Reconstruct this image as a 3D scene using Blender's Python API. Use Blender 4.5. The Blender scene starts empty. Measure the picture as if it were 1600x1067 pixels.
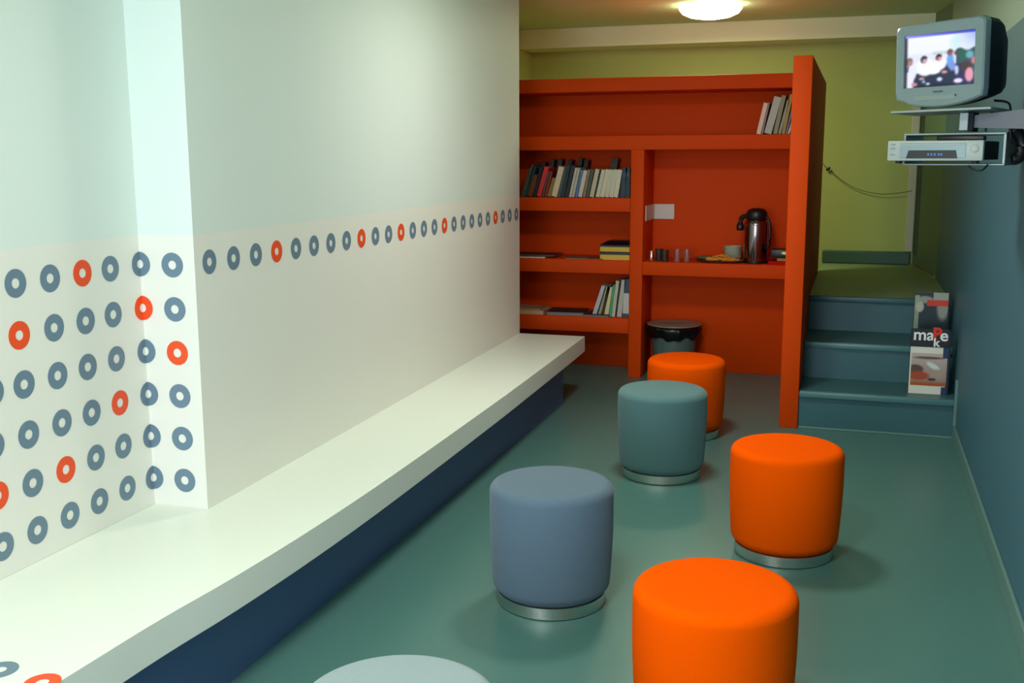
import bpy, bmesh, math, random
from mathutils import Vector, Matrix
random.seed(7)
PI = math.pi
C = bpy.context.scene.collection
sc = bpy.context.scene

# ------------------------------------------------------------------ camera
CAM_H = 1.65
YAW, PITCH, ROLL = -0.3118, -0.1724, -0.0038
FPX = 1667.2
fw = Vector((math.sin(YAW)*math.cos(PITCH), math.cos(YAW)*math.cos(PITCH), math.sin(PITCH)))
r0 = Vector((math.cos(YAW), -math.sin(YAW), 0)); u0 = r0.cross(fw)
rt = r0*math.cos(ROLL) + u0*math.sin(ROLL); up = -r0*math.sin(ROLL) + u0*math.cos(ROLL)
cd = bpy.data.cameras.new('camera'); cam = bpy.data.objects.new('camera', cd); C.objects.link(cam)
cam.matrix_world = Matrix(((rt.x, up.x, -fw.x, 0), (rt.y, up.y, -fw.y, 0), (rt.z, up.z, -fw.z, CAM_H), (0, 0, 0, 1)))
cd.sensor_width = 36; cd.sensor_fit = 'HORIZONTAL'; cd.lens = FPX/1600*36; cd.clip_start = 0.05
sc.camera = cam

# ------------------------------------------------------------------ world, lights, exposure
w = bpy.data.worlds.new('sky'); sc.world = w; w.use_nodes = True
bg = w.node_tree.nodes['Background']; bg.inputs[0].default_value = (0.62, 0.80, 1.0, 1); bg.inputs[1].default_value = 1.5

def area(name, loc, rot, sx, sy, power, col, spread=PI):
    l = bpy.data.lights.new(name, 'AREA'); l.shape = 'RECTANGLE'; l.size = sx; l.size_y = sy
    l.energy = power; l.color = col; l.spread = spread
    o = bpy.data.objects.new(name, l); C.objects.link(o); o.location = loc; o.rotation_euler = rot
    return o
# daylight through the shop window in the wall behind the camera
area('daylight', (-1.25, -1.55, 1.45), (PI/2, 0, 0), 1.7, 1.8, 108, (0.80, 0.87, 1.0))
LAMP_COL = (1.0, 0.98, 0.93)
sc.view_settings.view_transform = 'Standard'; sc.view_settings.look = 'None'
sc.view_settings.gamma = 1.0; sc.view_settings.use_curve_mapping = False
sc.view_settings.exposure = 0.0
sc.cycles.max_bounces = 8; sc.cycles.diffuse_bounces = 5

# ------------------------------------------------------------------ helpers
def at(x, y, X=None, Y=None, Z=None):
    """point of the place seen at a pixel of the photograph, on one known plane"""
    d = fw + rt*((x-800)/FPX) - up*((y-533.5)/FPX)
    t = X/d.x if X is not None else (Y/d.y if Y is not None else (Z-CAM_H)/d.z)
    return Vector((0, 0, CAM_H)) + d*t

def lin(c):
    return tuple((v/12.92 if v <= .04045 else ((v+.055)/1.055)**2.4) for v in (x/255 for x in c))

MATS = {}
def mat(name, rgb, rough=.6, metal=0, noise=0.0, nscale=40, bump=0.0, bscale=200, spec=.5, sheen=0, emit=None, estr=0, trans=0, coat=0, stretch=None):
    if name in MATS: return MATS[name]
    m = bpy.data.materials.new(name); m.use_nodes = True; nt = m.node_tree; b = nt.nodes['Principled BSDF']
    col = lin(rgb)
    b.inputs['Base Color'].default_value = (*col, 1); b.inputs['Roughness'].default_value = rough
    b.inputs['Metallic'].default_value = metal; b.inputs['Specular IOR Level'].default_value = spec
    if sheen: b.inputs['Sheen Weight'].default_value = sheen; b.inputs['Sheen Roughness'].default_value = .5
    if trans: b.inputs['Transmission Weight'].default_value = trans
    if coat: b.inputs['Coat Weight'].default_value = coat
    if emit: b.inputs['Emission Color'].default_value = (*lin(emit), 1); b.inputs['Emission Strength'].default_value = estr
    tc = nt.nodes.new('ShaderNodeTexCoord')
    src = tc.outputs['Object']
    if stretch:
        mp = nt.nodes.new('ShaderNodeMapping'); mp.inputs['Scale'].default_value = stretch
        nt.links.new(src, mp.inputs[0]); src = mp.outputs[0]
    if noise:
        n = nt.nodes.new('ShaderNodeTexNoise'); n.inputs['Scale'].default_value = nscale; n.inputs['Detail'].default_value = 4
        nt.links.new(src, n.inputs['Vector'])
        mx = nt.nodes.new('ShaderNodeMixRGB'); mx.blend_type = 'MIX'
        mx.inputs[1].default_value = (*[v*(1-noise) for v in col], 1); mx.inputs[2].default_value = (*[min(1, v*(1+noise)) for v in col], 1)
        nt.links.new(n.outputs['Fac'], mx.inputs[0]); nt.links.new(mx.outputs[0], b.inputs['Base Color'])
    if bump:
        n = nt.nodes.new('ShaderNodeTexNoise'); n.inputs['Scale'].default_value = bscale; n.inputs['Detail'].default_value = 3
        nt.links.new(src, n.inputs['Vector'])
        bp = nt.nodes.new('ShaderNodeBump'); bp.inputs['Strength'].default_value = bump; bp.inputs['Distance'].default_value = .002
        nt.links.new(n.outputs['Fac'], bp.inputs['Height']); nt.links.new(bp.outputs[0], b.inputs['Normal'])
    MATS[name] = m
    return m

def two_tone(name, low, high, zline, rough=.6):
    """wall paint in two colours that meet at a level line"""
    if name in MATS: return MATS[name]
    m = mat(name, low, rough, noise=.02, nscale=3, bump=.05, bscale=90); nt = m.node_tree; b = nt.nodes['Principled BSDF']
    g = nt.nodes.new('ShaderNodeNewGeometry'); s = nt.nodes.new('ShaderNodeSeparateXYZ'); nt.links.new(g.outputs['Position'], s.inputs[0])
    gt = nt.nodes.new('ShaderNodeMath'); gt.operation = 'GREATER_THAN'; gt.inputs[1].default_value = zline
    nt.links.new(s.outputs['Z'], gt.inputs[0])
    mx = nt.nodes.new('ShaderNodeMixRGB'); mx.inputs[1].default_value = (*lin(low), 1); mx.inputs[2].default_value = (*lin(high), 1)
    nt.links.new(gt.outputs[0], mx.inputs[0]); nt.links.new(mx.outputs[0], b.inputs['Base Color'])
    return m

def colattr_mat(name, emis=0, rough=.4):
    m = bpy.data.materials.new(name); m.use_nodes = True; nt = m.node_tree; b = nt.nodes['Principled BSDF']
    a = nt.nodes.new('ShaderNodeVertexColor'); a.layer_name = 'print'
    b.inputs['Roughness'].default_value = rough
    if emis:
        b.inputs['Base Color'].default_value = (.01, .01, .01, 1)
        nt.links.new(a.outputs[0], b.inputs['Emission Color']); b.inputs['Emission Strength'].default_value = emis
    else:
        nt.links.new(a.outputs[0], b.inputs['Base Color'])
    return m

def obj(name, bm, m, parent=None, smooth=False, world=True):
    me = bpy.data.meshes.new(name); bmesh.ops.recalc_face_normals(bm, faces=bm.faces[:]); bm.to_mesh(me); bm.free()
    if smooth:
        for p in me.polygons: p.use_smooth = True
    me.materials.append(m)
    o = bpy.data.objects.new(name, me); C.objects.link(o)
    if parent: o.parent = parent
    return o

def smooth_by_angle(o, ang=40):
    me = o.data
    bm = bmesh.new(); bm.from_mesh(me)
    for e in bm.edges:
        e.smooth = not (len(e.link_faces) == 2 and e.calc_face_angle(0) > math.radians(ang))
    for f in bm.faces: f.smooth = True
    bm.to_mesh(me); bm.free()
    return o

def tag(o, label=None, cat=None, group=None, kind=None):
    if label: o['label'] = label
    if cat: o['category'] = cat
    if group: o['group'] = group
    if kind: o['kind'] = kind
    return o

def thing(name, label, cat, loc=(0, 0, 0), rz=0, group=None):
    o = bpy.data.objects.new(name, None); C.objects.link(o); o.location = loc; o.rotation_euler = (0, 0, rz)
    o.empty_display_size = .05
    return tag(o, label, cat, group)

def add_box(bm, x0, x1, y0, y1, z0, z1, bev=0, seg=2):
    b = bmesh.new()
    bmesh.ops.create_cube(b, size=1)
    for v in b.verts:
        v.co = Vector(((x0+x1)/2+v.co.x*(x1-x0), (y0+y1)/2+v.co.y*(y1-y0), (z0+z1)/2+v.co.z*(z1-z0)))
    if bev: bmesh.ops.bevel(b, geom=b.edges[:], offset=bev, segments=seg, profile=.5, affect='EDGES')
    me = bpy.data.meshes.new('t'); b.to_mesh(me); b.free(); bm.from_mesh(me); bpy.data.meshes.remove(me)
    return bm

def bx(*a, **k): return add_box(bmesh.new(), *a, **k)

def xf(bm, M):
    bmesh.ops.transform(bm, matrix=M, verts=bm.verts[:]); return bm

def add_prism(bm, pts, z0, z1):
    lo = [bm.verts.new((p[0], p[1], z0)) for p in pts]; hi = [bm.verts.new((p[0], p[1], z1)) for p in pts]
    bm.faces.new(lo[::-1]); bm.faces.new(hi)
    n = len(pts)
    for i in range(n): bm.faces.new((lo[i], lo[(i+1) % n], hi[(i+1) % n], hi[i]))
    return bm

def lathe(prof, n=48, bm=None, off=(0, 0, 0)):
    bm = bm or bmesh.new(); rings = []
    for r, z in prof:
        if r < 1e-5: rings.append([bm.verts.new((off[0], off[1], off[2]+z))])
        else: rings.append([bm.verts.new((off[0]+r*math.cos(2*PI*i/n), off[1]+r*math.sin(2*PI*i/n), off[2]+z)) for i in range(n)])
    for a, b in zip(rings, rings[1:]):
        if len(a) == 1 and len(b) == 1: continue
        for i in range(n):
            j = (i+1) % n
            if len(a) == 1: bm.faces.new((a[0], b[j], b[i]))
            elif len(b) == 1: bm.faces.new((a[i], a[j], b[0]))
            else: bm.faces.new((a[i], a[j], b[j], b[i]))
    return bm

def tube(pts, r, n=8, bm=None):
    """smooth tube through points"""
    bm = bm or bmesh.new(); P = [Vector(p) for p in pts]
    Q = []
    for i in range(len(P)-1):
        a, b, c, d = P[max(i-1, 0)], P[i], P[i+1], P[min(i+2, len(P)-1)]
        for k in range(5):
            t = k/5
            Q.append(.5*((2*b)+(c-a)*t+(2*a-5*b+4*c-d)*t*t+(3*b-a-3*c+d)*t**3))
    Q.append(P[-1]); rings = []
    for i, q in enumerate(Q):
        t = (Q[min(i+1, len(Q)-1)]-Q[max(i-1, 0)]).normalized()
        u = t.cross(Vector((0, 0, 1)))
        if u.length < .1: u = t.cross(Vector((1, 0, 0)))
        u.normalize(); v = t.cross(u)
        rings.append([bm.verts.new(q+u*r*math.cos(2*PI*k/n)+v*r*math.sin(2*PI*k/n)) for k in range(n)])
    for a, b in zip(rings, rings[1:]):
        for k in range(n): bm.faces.new((a[k], a[(k+1) % n], b[(k+1) % n], b[k]))
    bm.faces.new(rings[0][::-1]); bm.faces.new(rings[-1])
    return bm

def print_sheet(name, wdt, hgt, nx, ny, fn, m, parent, thick=.001):
    """flat printed sheet in its own XZ plane, facing -Y; fn(u,v) gives sRGB"""
    bm = bmesh.new()
    g = [[bm.verts.new((-wdt/2+wdt*i/nx, 0, hgt*j/ny)) for i in range(nx+1)] for j in range(ny+1)]
    for j in range(ny):
        for i in range(nx): bm.faces.new((g[j][i], g[j][i+1], g[j+1][i+1], g[j+1][i]))
    me = bpy.data.meshes.new(name); bm.to_mesh(me); bm.free()
    ca = me.color_attributes.new('print', 'FLOAT_COLOR', 'POINT')
    for k, v in enumerate(me.vertices):
        c = lin(fn((v.co.x+wdt/2)/wdt, v.co.z/hgt)); ca.data[k].color = (*c, 1)
    me.materials.append(m)
    o = bpy.data.objects.new(name, me); C.objects.link(o); o.parent = parent
    return o

# ------------------------------------------------------------------ materials
white_low = (230, 228, 219); white_high = (219, 229, 223)
M_wall_l = two_tone('wall_paint_left', white_low, white_high, 1.388, .55)
M_bench = mat('bench_laminate', (228, 232, 222), .38, noise=.01, nscale=4)
M_blue = mat('kick_paint', (78, 106, 150), .5, noise=.04, nscale=6)
M_floor = mat('floor_vinyl', (80, 121, 116), .33, noise=.05, nscale=2.2, bump=.06, bscale=30, spec=.5)
M_stair = mat('stair_vinyl', (56, 100, 106), .42, noise=.05, nscale=3, bump=.06, bscale=30)
M_nose = mat('stair_nosing', (80, 124, 126), .35, noise=.04, nscale=5)
M_wall_r = two_tone('wall_paint_right', (64, 108, 124), (146, 170, 150), 2.196, .5)
M_ceil = mat('ceiling_paint', (198, 224, 182), .8, noise=.02, nscale=2)
M_beam = mat('beam_paint', (226, 236, 200), .7)
M_yellow = mat('back_wall_paint', (176, 190, 112), .7, noise=.02, nscale=3)
M_yback = M_yellow
M_lit_strip = mat('lit_wall_paint', (108, 134, 104), .6)  # right wall carried on, its stronger lamp light put into a lighter colour
M_orange = mat('orange_paint', (212, 67, 0), .6, spec=.12, noise=.03, nscale=4, bump=.04, bscale=60)
M_fab_o = mat('orange_felt', (252, 86, 0), .95, noise=.06, nscale=160, bump=.25, bscale=500, spec=.02)
M_fab_g = mat('grey_green_felt', (88, 122, 124), .95, noise=.06, nscale=160, bump=.25, bscale=500, sheen=.15, spec=.1)
M_fab_b = mat('grey_blue_felt', (94, 113, 130), .95, noise=.06, nscale=160, bump=.25, bscale=500, sheen=.15, spec=.1)
M_fab_l = mat('pale_grey_felt', (140, 154, 158), .95, noise=.06, nscale=160, bump=.25, bscale=500, sheen=.15, spec=.1)
M_steel = mat('brushed_steel', (214, 214, 206), .34, metal=1, noise=.1, nscale=60, stretch=(1, 1, 60))
M_ring_g = mat('grey_ring_vinyl', (104, 128, 146), .5)
M_ring_o = mat('orange_ring_vinyl', (238, 78, 28), .5)
M_black = mat('black_plastic', (16, 17, 20), .4)
M_dark = mat('dark_blue_plastic', (10, 24, 34), .6, spec=.25)
M_silver = mat('silver_plastic', (140, 156, 158), .32, metal=.35)
M_silver2 = mat('pale_silver_plastic', (186, 192, 186), .4)
M_whitep = mat('white_plastic', (214, 208, 198), .5)
M_page = mat('page_edges', (206, 200, 178), .8, noise=.1, nscale=200, stretch=(20, 1, 1))

# ------------------------------------------------------------------ the setting
YF, YE, YB = -1.6, 7.044, 9.88          # front wall, end of the long wall, back wall
ZC = 2.765
def st(name, bm, m, parent=None):
    o = obj(name, bm, m, parent)
    if not parent: o['kind'] = 'structure'
    return o
st('floor', bx(-3.15, .75, YF-.1, YB+.1, -.08, 0), M_floor)
st('ceiling', bx(-3.15, .75, YF-.1, YB+.1, ZC, ZC+.08), M_ceil)
XL0, XL1 = -2.127, -2.213
YC = 3.10; XP = -2.346
wl = st('wall_left', add_prism(bmesh.new(), [(XL0, YC), (XL1, YE), (-2.36, YE), (-2.36, YC)], 0, ZC), M_wall_l)
wrc = st('wall_left_recess', bx(XP-.10, XP, YF, YC, 0, ZC), M_wall_l)
st('wall_left_back', bx(-3.08, -2.98, YE, YB, 0, ZC), M_yellow)
st('wall_left_step', bx(-3.08, -2.36, YE-.1, YE, 0, ZC), M_yellow)
# right wall, one flat length and a short turned length beside the landing
wr = st('wall_right', bx(.605, .70, YF, 8.85, 0, ZC), M_wall_r)
M_strip2 = M_lit_strip
st('wall_right_back', add_prism(bmesh.new(), [(.605, 8.85), (.70, 8.85), (.70, YB), (.475, YB)], 0, ZC), M_lit_strip)
st('wall_back', bx(-2.98, .70, YB, YB+.1, 0, ZC), M_yellow)
st('beam', bx(-2.98, .60, 9.50, YB, 2.597, ZC, bev=.004), M_beam)
st('trim_1', bx(.405, .47, YB-.035, YB, .815, 2.30, bev=.008), mat('pale_trim', (196, 196, 172), .6))
# front wall with the shop window opening
fwb = bmesh.new()
add_box(fwb, -2.45, .70, YF-.1, YF, 0, .50); add_box(fwb, -2.45, .70, YF-.1, YF, 2.40, ZC)
add_box(fwb, -2.45, -2.12, YF-.1, YF, .50, 2.40); add_box(fwb, .24, .70, YF-.1, YF, .50, 2.40)
st('wall_front', fwb, M_wall_r)
wf = bmesh.new()
for a in ((-2.12, .24, .50, .56), (-2.12, .24, 2.34, 2.40), (-2.12, -2.06, .56, 2.34), (.18, .24, .56, 2.34), (-.97, -.91, .56, 2.34)):
    add_box(wf, a[0], a[1], YF-.07, YF-.01, a[2], a[3])
st('window_1', wf, M_whitep)
# baseboards
M_base = mat('baseboard_vinyl', (98, 134, 130), .4)
bb = st('baseboard_right', bx(.590, .605, YF, 6.53, 0, .095, bev=.004), M_base)
st('trim_2', bx(.590, .606, 6.53, 6.56, 0, .36, bev=.003), M_base)
st('baseboard_back', bx(-.28, .455, YB-.045, YB, .701, .815, bev=.012), mat('green_baseboard', (58, 92, 76), .5))
st('baseboard_right_back', add_prism(bmesh.new(), [(.600, 8.87), (.465, 9.83), (.445, 9.83), (.585, 8.87)], .701, .715), mat('ochre_trim', (150, 140, 90), .6))

# stairs: three steps to a landing
stairs = thing('stairs', None, None, (0, 0, 0)); stairs['kind'] = 'structure'
NY = (6.567, 6.99, 7.50); NZ = (.234, .468, .701)
for k in range(3):
    y1 = NY[k+1]+.03 if k < 2 else 9.88
    obj('riser', bx(-.284, .604, NY[k]+.025, NY[k]+.045, NZ[k]-.234+(.0 if k == 0 else 0), NZ[k]-.036), M_stair, stairs)
    obj('tread', bx(-.284, .604, NY[k]+.04, y1, NZ[k]-.036, NZ[k]), M_stair if k < 2 else mat('landing_vinyl', (136, 158, 112), .5, noise=.05, nscale=3), stairs)
    smooth_by_angle(obj('nosing', bx(-.284, .604, NY[k], NY[k]+.042, NZ[k]-.038, NZ[k]+.001, bev=.007), M_nose if k < 2 else M_stair, stairs))
obj('riser_base', bx(-.284, .604, NY[0]+.012, NY[0]+.026, 0, .012, bev=.003), M_base, stairs)

# ------------------------------------------------------------------ rings printed on the left wall and bench
def ring_bm(R=.0425, r=.0155, n=36, th=.0012, bend=None):
    """flat ring in local (s, z) with thickness along local y"""
    bm = bmesh.new(); L = []
    for yy in (0, -th):
        L.append([[bm.verts.new((q*math.cos(2*PI*i/n), yy, q*math.sin(2*PI*i/n))) for i in range(n)] for q in (r, R)])
    for i in range(n):
        j = (i+1) % n
        bm.faces.new((L[1][0][i], L[1][0][j], L[1][1][j], L[1][1][i]))
        bm.faces.new((L[0][0][i], L[0][0][j], L[0][1][j], L[0][1][i]))
        bm.faces.new((L[0][1][i], L[0][1][j], L[1][1][j], L[1][1][i]))
        bm.faces.new((L[0][0][i], L[0][0][j], L[1][0][j], L[1][0][i]))
    return bm
proto = obj('ring', ring_bm(), M_ring_g); ring_me = {False: proto.data}
me2 = proto.data.copy(); me2.materials.clear(); me2.materials.append(M_ring_o); ring_me[True] = me2
bpy.data.objects.remove(proto)
def ring(loc, ang, orange, parent, flat=False):
    o = bpy.data.objects.new('ring', ring_me[orange]); C.objects.link(o); o.parent = parent
    o.location = loc; o.rotation_euler = (-PI/2 if flat else 0, 0, ang)
    if orange: o['label'] = 'orange ring decal'
    return o
slope = math.atan2(XL1-XL0, YE-YC)
for i in range(25):     # row along the long wall
    y = 3.190+i*.1547+(.012*math.sin(PI*min(1, i/24)) * -1); f = (y-YC)/(YE-YC)
    y = 3.190+i*(6.961-3.190)/24
    ring((XL0+(XL1-XL0)*f+.0003, y, 1.292-.035*(i/24)), PI/2-slope, i in (3, 8, 11, 15, 21), wl)
ring_cells = [[(-4, 23.8, 442.6), (-3, 77.9, 434.8), (-2, 128.5, 426.7), (-1, 172, 419.8)],
 [(-4, 29.9, 523.8), (-3, 84.3, 511.9), (-2, 133.6, 501.3), (-1, 176.6, 491.4)],
 [(-5, -12, 613), (-4, 37.4, 600.5), (-3, 89.8, 586.6), (-2, 136.9, 573.1), (-1, 181.7, 560.5)],
 [(-5, -11, 697), (-4, 44.6, 678.8), (-3, 96.7, 660.4), (-2, 143, 644.6), (-1, 187.3, 629.3)],
 [(-5, -4, 775), (-4, 51.2, 754.5), (-3, 102.8, 733.5), (-2, 149.7, 714.7), (-1, 192.6, 696.7)],
 [(-5, 4.4, 853.8), (-4, 58.6, 828), (-3, 109.4, 804.8), (-2, 155.4, 782.9), (-1, 199, 762.4)]]
ring_orange = {(0, -2), (1, -4), (1, 0), (2, 1), (3, -1), (4, -5), (4, -3)}
for r, row in enumerate(ring_cells):
    for c, px, py in row:
        p = at(px, py, X=XP); p.x = XP+.0003
        ring(p, PI/2, (r, c) in ring_orange, wrc)
for r in range(6):
    z = 1.287-.1525*r
    ring((XP+.131, YC-.0003, z), 0, (r, 1) in ring_orange, wl)
    # ring folded into the inner corner, half on each wall
    bm = ring_bm(n=44)
    bmesh.ops.bisect_plane(bm, geom=bm.verts[:]+bm.edges[:]+bm.faces[:], plane_co=(0.001, 0, 0), plane_no=(1, 0, 0))
    for v in bm.verts:
        s, d, zz = v.co.x-.001, -v.co.y, v.co.z
        v.co = Vector((XP+.0003+d, YC+s, z+zz)) if s <= 0 else Vector((XP+s+.0003, YC-.0003-d, z+zz))
    o = obj('ring', bm, M_ring_o if (r, 0) in ring_orange else M_ring_g, wrc)
    if (r, 0) in ring_orange: o['label'] = 'orange ring decal'

# ------------------------------------------------------------------ bench
bench = thing('wall_bench', 'long white built-in bench with blue-grey kick panel along the left wall', 'bench', (0, 0, 0))
front = [(-1.80, .1), (-1.775, 1.2), (-1.744, 1.95), (-1.729, 2.275), (-1.700, 2.60), (-1.678, 3.07), (-1.672, 3.71), (-1.686, 4.85), (-1.697, 5.42), (-1.739, 7.03)]
fine = []
for i in range(len(front)-1):
    a, b, c, d = [Vector(front[max(0, min(len(front)-1, i+k))]) for k in (-1, 0, 1, 2)]
    for k in range(4):
        t = k/4; fine.append(.5*((2*b)+(c-a)*t+(2*a-5*b+4*c-d)*t*t+(3*b-a-3*c+d)*t**3))
fine.append(Vector(front[-1]))
pts = [(p.x, p.y) for p in fine]+[(XL1+.0, 7.03), (XL0, YC-.001), (XP+.001, YC-.001), (XP+.001, .1)]
bm = add_prism(bmesh.new(), pts, .320, .426)
bmesh.ops.bevel(bm, geom=[e for e in bm.edges if all(v.co.x > -1.95 for v in e.verts)], offset=.003, segments=2, affect='EDGES')
obj('seat_slab', bm, M_bench, bench)
obj('kick_panel', bx(-2.12, -1.828, .1, 6.79, 0, .320), M_blue, bench)
br = []
for (x, y), org in (((-1.925, 1.915), False), ((-1.782, 1.895), True)):
    o = bpy.data.objects.new('ring', ring_me[org]); C.objects.link(o); o.parent = bench; o.location = (x, y, .4263)
    o.rotation_euler = (-PI/2, 0, 0)
    if org: o['label'] = 'orange ring decal'

# ------------------------------------------------------------------ bookcase
YS, YBK = 7.763, 8.17
bc = thing('bookcase', 'large orange open bookcase with thick shelves, desk bay and tall end panel', 'bookcase', (0, 0, 0))
def op(name, *a, m=M_orange):
    return smooth_by_angle(obj(name, bx(*a, bev=.004), m, bc))
op('end_panel', -.396, -.286, 6.567, 9.10, 0, 2.214)
XRr = -.397; XLl = -2.975
op('back_panel', XLl, XRr, YBK, YBK+.03, 0, 2.203)
op('top_shelf', XLl, XRr, YS, YBK, 2.105, 2.203)
op('shelf', XLl, XRr, YS, YBK, 1.688, 1.790)
op('divider', -1.587, -1.491, YS+.001, YBK, 0, 1.688)
for z in (1.240, .780, .334): op('shelf', XLl, -1.588, YS, YBK, z, z+(.100 if z > 1 else (.1 if z > .5 else .113)))
op('desk_shelf', -1.490, XRr, YS, YBK, .778, .876)

# ------------------------------------------------------------------ stools
def superell(R, z0, z1, rb, rt_):
    prof = [(0, z0)]
    for k in range(7):
        a = PI/2*k/6; prof.append((R[0]-rb+rb*math.sin(a), z0+rb-rb*math.cos(a)))
    for k in range(1, 8):
        t = k/8; prof.append((R[0]+(R[1]-R[0])*t+.004*math.sin(PI*t), z0+rb+(z1-rt_-z0-rb)*t))
    for k in range(9):
        a = PI/2*k/8; prof.append((R[1]-rt_+rt_*math.cos(a), z1-rt_+rt_*math.sin(a)))
    prof += [(R[1]*.6, z1+.003), (R[1]*.3, z1+.005), (0, z1+.006)]
    return prof
def stool(x, y, m, label, rz=0, sc_=1.0):
    t = thing('pouf_stool', label, 'stool', (x, y, 0), rz, 'cylindrical felt stools')
    if m.name not in SEAT:
        b = lathe(superell((.220*sc_, .230*sc_), .045, .461, .045, .034), 72)
        o = obj('seat', b, m, t, smooth=True); SEAT[m.name] = o.data
        if not BASE:
            b = lathe([(0, .046), (.198, .046), (.202, .046), (.202, .004), (.198, .002), (0, .002)], 72)
            o2 = obj('base_ring', b, M_steel, t); smooth_by_angle(o2); BASE.append(o2.data)
            b = lathe([(0, .0025), (.192, .0025), (.192, 0), (0, 0)], 40)
            o3 = obj('base_foot', b, M_black, t); BASE.append(o3.data); return t
    else:
        o = bpy.data.objects.new('seat', SEAT[m.name]); C.objects.link(o); o.parent = t
    for nm, me in zip(('base_ring', 'base_foot'), BASE):
        o = bpy.data.objects.new(nm, me); C.objects.link(o); o.parent = t
    return t
SEAT = {}; BASE = []
stool(-1.030, 3.668, M_fab_b, 'grey-blue felt stool standing alone nearest the white bench', .3)
stool(-.915, 5.381, M_fab_g, 'grey-green felt stool in front of the farthest orange stool', 1.1)
stool(-.229, 4.430, M_fab_o, 'orange felt stool fully in view in front of the stairs', 2.0)
stool(-.924, 6.250, M_fab_o, 'farthest orange felt stool, half hidden behind a grey-green one', 4.0)
stool(-.329, 2.875, M_fab_o, 'largest orange felt stool cut off by the bottom of the frame', .8)
stool(-.925, 2.025, M_fab_l, 'pale grey stool of which only the top edge shows at bottom', .1)

# ------------------------------------------------------------------ books
def book_mat(rgb, i):
    return mat('book_cover_%d_%d_%d' % rgb, rgb, .55, noise=.08, nscale=30)
def book(name, cx, y0, z0, th, h, dep, lean, rgb, label, group, band=None, cat='book'):
    """upright book, spine towards the room; cx = centre of its foot; lean to the right in radians"""
    t = thing(name, label, cat, (cx, y0, z0), 0, group); m = book_mat(rgb, 0)
    T = Matrix.Rotation(lean, 4, 'Y')
    drop = -th/2*abs(math.sin(lean))
    T = Matrix.Translation((0, 0, -drop+.0005)) @ T
    c = .0025
    b = bmesh.new()
    add_box(b, -th/2, -th/2+c, 0, dep, 0, h); add_box(b, th/2-c, th/2, 0, dep, 0, h); add_box(b, -th/2+c, th/2-c, 0, c, 0, h)
    obj('cover', xf(b, T), m, t)
    obj('pages', xf(bx(-th/2+c, th/2-c, c, dep-.004, .003, h-.004), T), M_page, t)
    if band:
        zz0, zz1, bc_ = band
        obj('spine_label', xf(bx(-th/2+.001, th/2-.001, -.0008, .0002, zz0*h, zz1*h), T), book_mat(bc_, 0), t)
    return t
def bx_from_px(xb0, xb1, xt, yt, ybot, Y, z0):
    a = at(xb0, ybot, Y=Y); b = at(xb1, ybot, Y=Y); c = at(xt, yt, Y=Y)
    foot = (a.x+b.x)/2; h = c.z-z0; lean = math.atan2(c.x-a.x, h)
    return foot, (b.x-a.x), math.hypot(h, c.x-a.x), lean

YBKS = YS+.06
def row(z0, ybot, items, group, where, Y=YBKS, dep=.2, name='book'):
    for xb0, xb1, xt, yt, rgb, lab, *band in items:
        cx, th, L, le = bx_from_px(xb0, xb1, xt, yt, ybot, Y, z0)
        th2 = max(.006, th*math.cos(le)-.0015)
        book(name, cx, Y, z0, th2, L*.99, dep, le, rgb, lab, group, band[0] if band else None)
q = lambda x: 800+x/7.62
yq = lambda y: 230+y/7.62
left_books = [
 (100, 122, 205, 250, (66, 84, 66), 'muted green book at the far left end of the full shelf, beside the white wall'),
 (126, 146, 238, 208, (82, 92, 88), 'thin slate grey book leaning steeply, second from the left on the full shelf'),
 (150, 178, 268, 232, (40, 62, 62), 'dark teal book leaning left of the short brown book'),
 (182, 238, 262, 340, (122, 58, 24), 'short rust brown book between dark teal and black books'),
 (243, 286, 330, 238, (26, 28, 34), 'black book immediately left of the bright red book'),
 (290, 345, 385, 238, (214, 44, 44), 'bright red book leaning on the full shelf'),
 (350, 380, 425, 285, (96, 56, 40), 'brown book just right of the bright red one'),
 (384, 412, 458, 290, (134, 34, 26), 'dark red book with olive book to its right'),
 (415, 462, 480, 372, (140, 112, 34), 'short olive yellow book left of the thick cream one'),
 (466, 534, 556, 238, (218, 196, 162), 'thick cream book leaning near the middle of the full shelf'),
 (540, 572, 622, 228, (70, 84, 78), 'grey-green book touching the thick cream one on its right'),
 (576, 622, 650, 214, (30, 46, 52), 'dark slate book, first of two dark ones right of centre'),
 (626, 672, 706, 225, (20, 38, 44), 'near-black teal book, second of two dark ones right of centre'),
 (676, 704, 752, 245, (196, 190, 166), 'pale grey thin book left of its pale twin before the blue one'),
 (706, 740, 782, 248, (182, 178, 156), 'pale stone book touching the blue one on its left'),
 (744, 782, 818, 276, (74, 116, 158), 'mid blue book among pale ones on the full shelf'),
 (784, 832, 852, 278, (208, 196, 176), 'warm white book touching the blue one on its right'),
 (840, 872, 904, 266, (138, 118, 92), 'taupe book left of a dark olive one'),
 (876, 914, 942, 264, (72, 80, 68), 'dark olive grey book left of the slim cream one'),
 (920, 972, 992, 264, (196, 184, 150), 'slim cream book between dark olive book and black divider book'),
 (976, 990, 1044, 268, (40, 48, 48), 'very thin dark book at the start of the white volumes'),
 (994, 1040, 1066, 270, (206, 204, 178), 'first white volume of the matching set, from the left'),
 (1042, 1096, 1116, 268, (212, 204, 176), 'second white volume of the matching set, from the left'),
 (1098, 1150, 1166, 270, (200, 200, 172), 'third white volume of the matching set, from the left'),
 (1152, 1204, 1214, 268, (206, 202, 178), 'fourth white volume of the matching set, from the left'),
 (1206, 1258, 1262, 270, (212, 208, 184), 'last white volume of the matching set, beside the navy books'),
]
row(1.340, yq(600), [(q(a), q(b), q(c), yq(d), rgb, lab) for a, b, c, d, rgb, lab in left_books], 'books on the full shelf', '')
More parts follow.
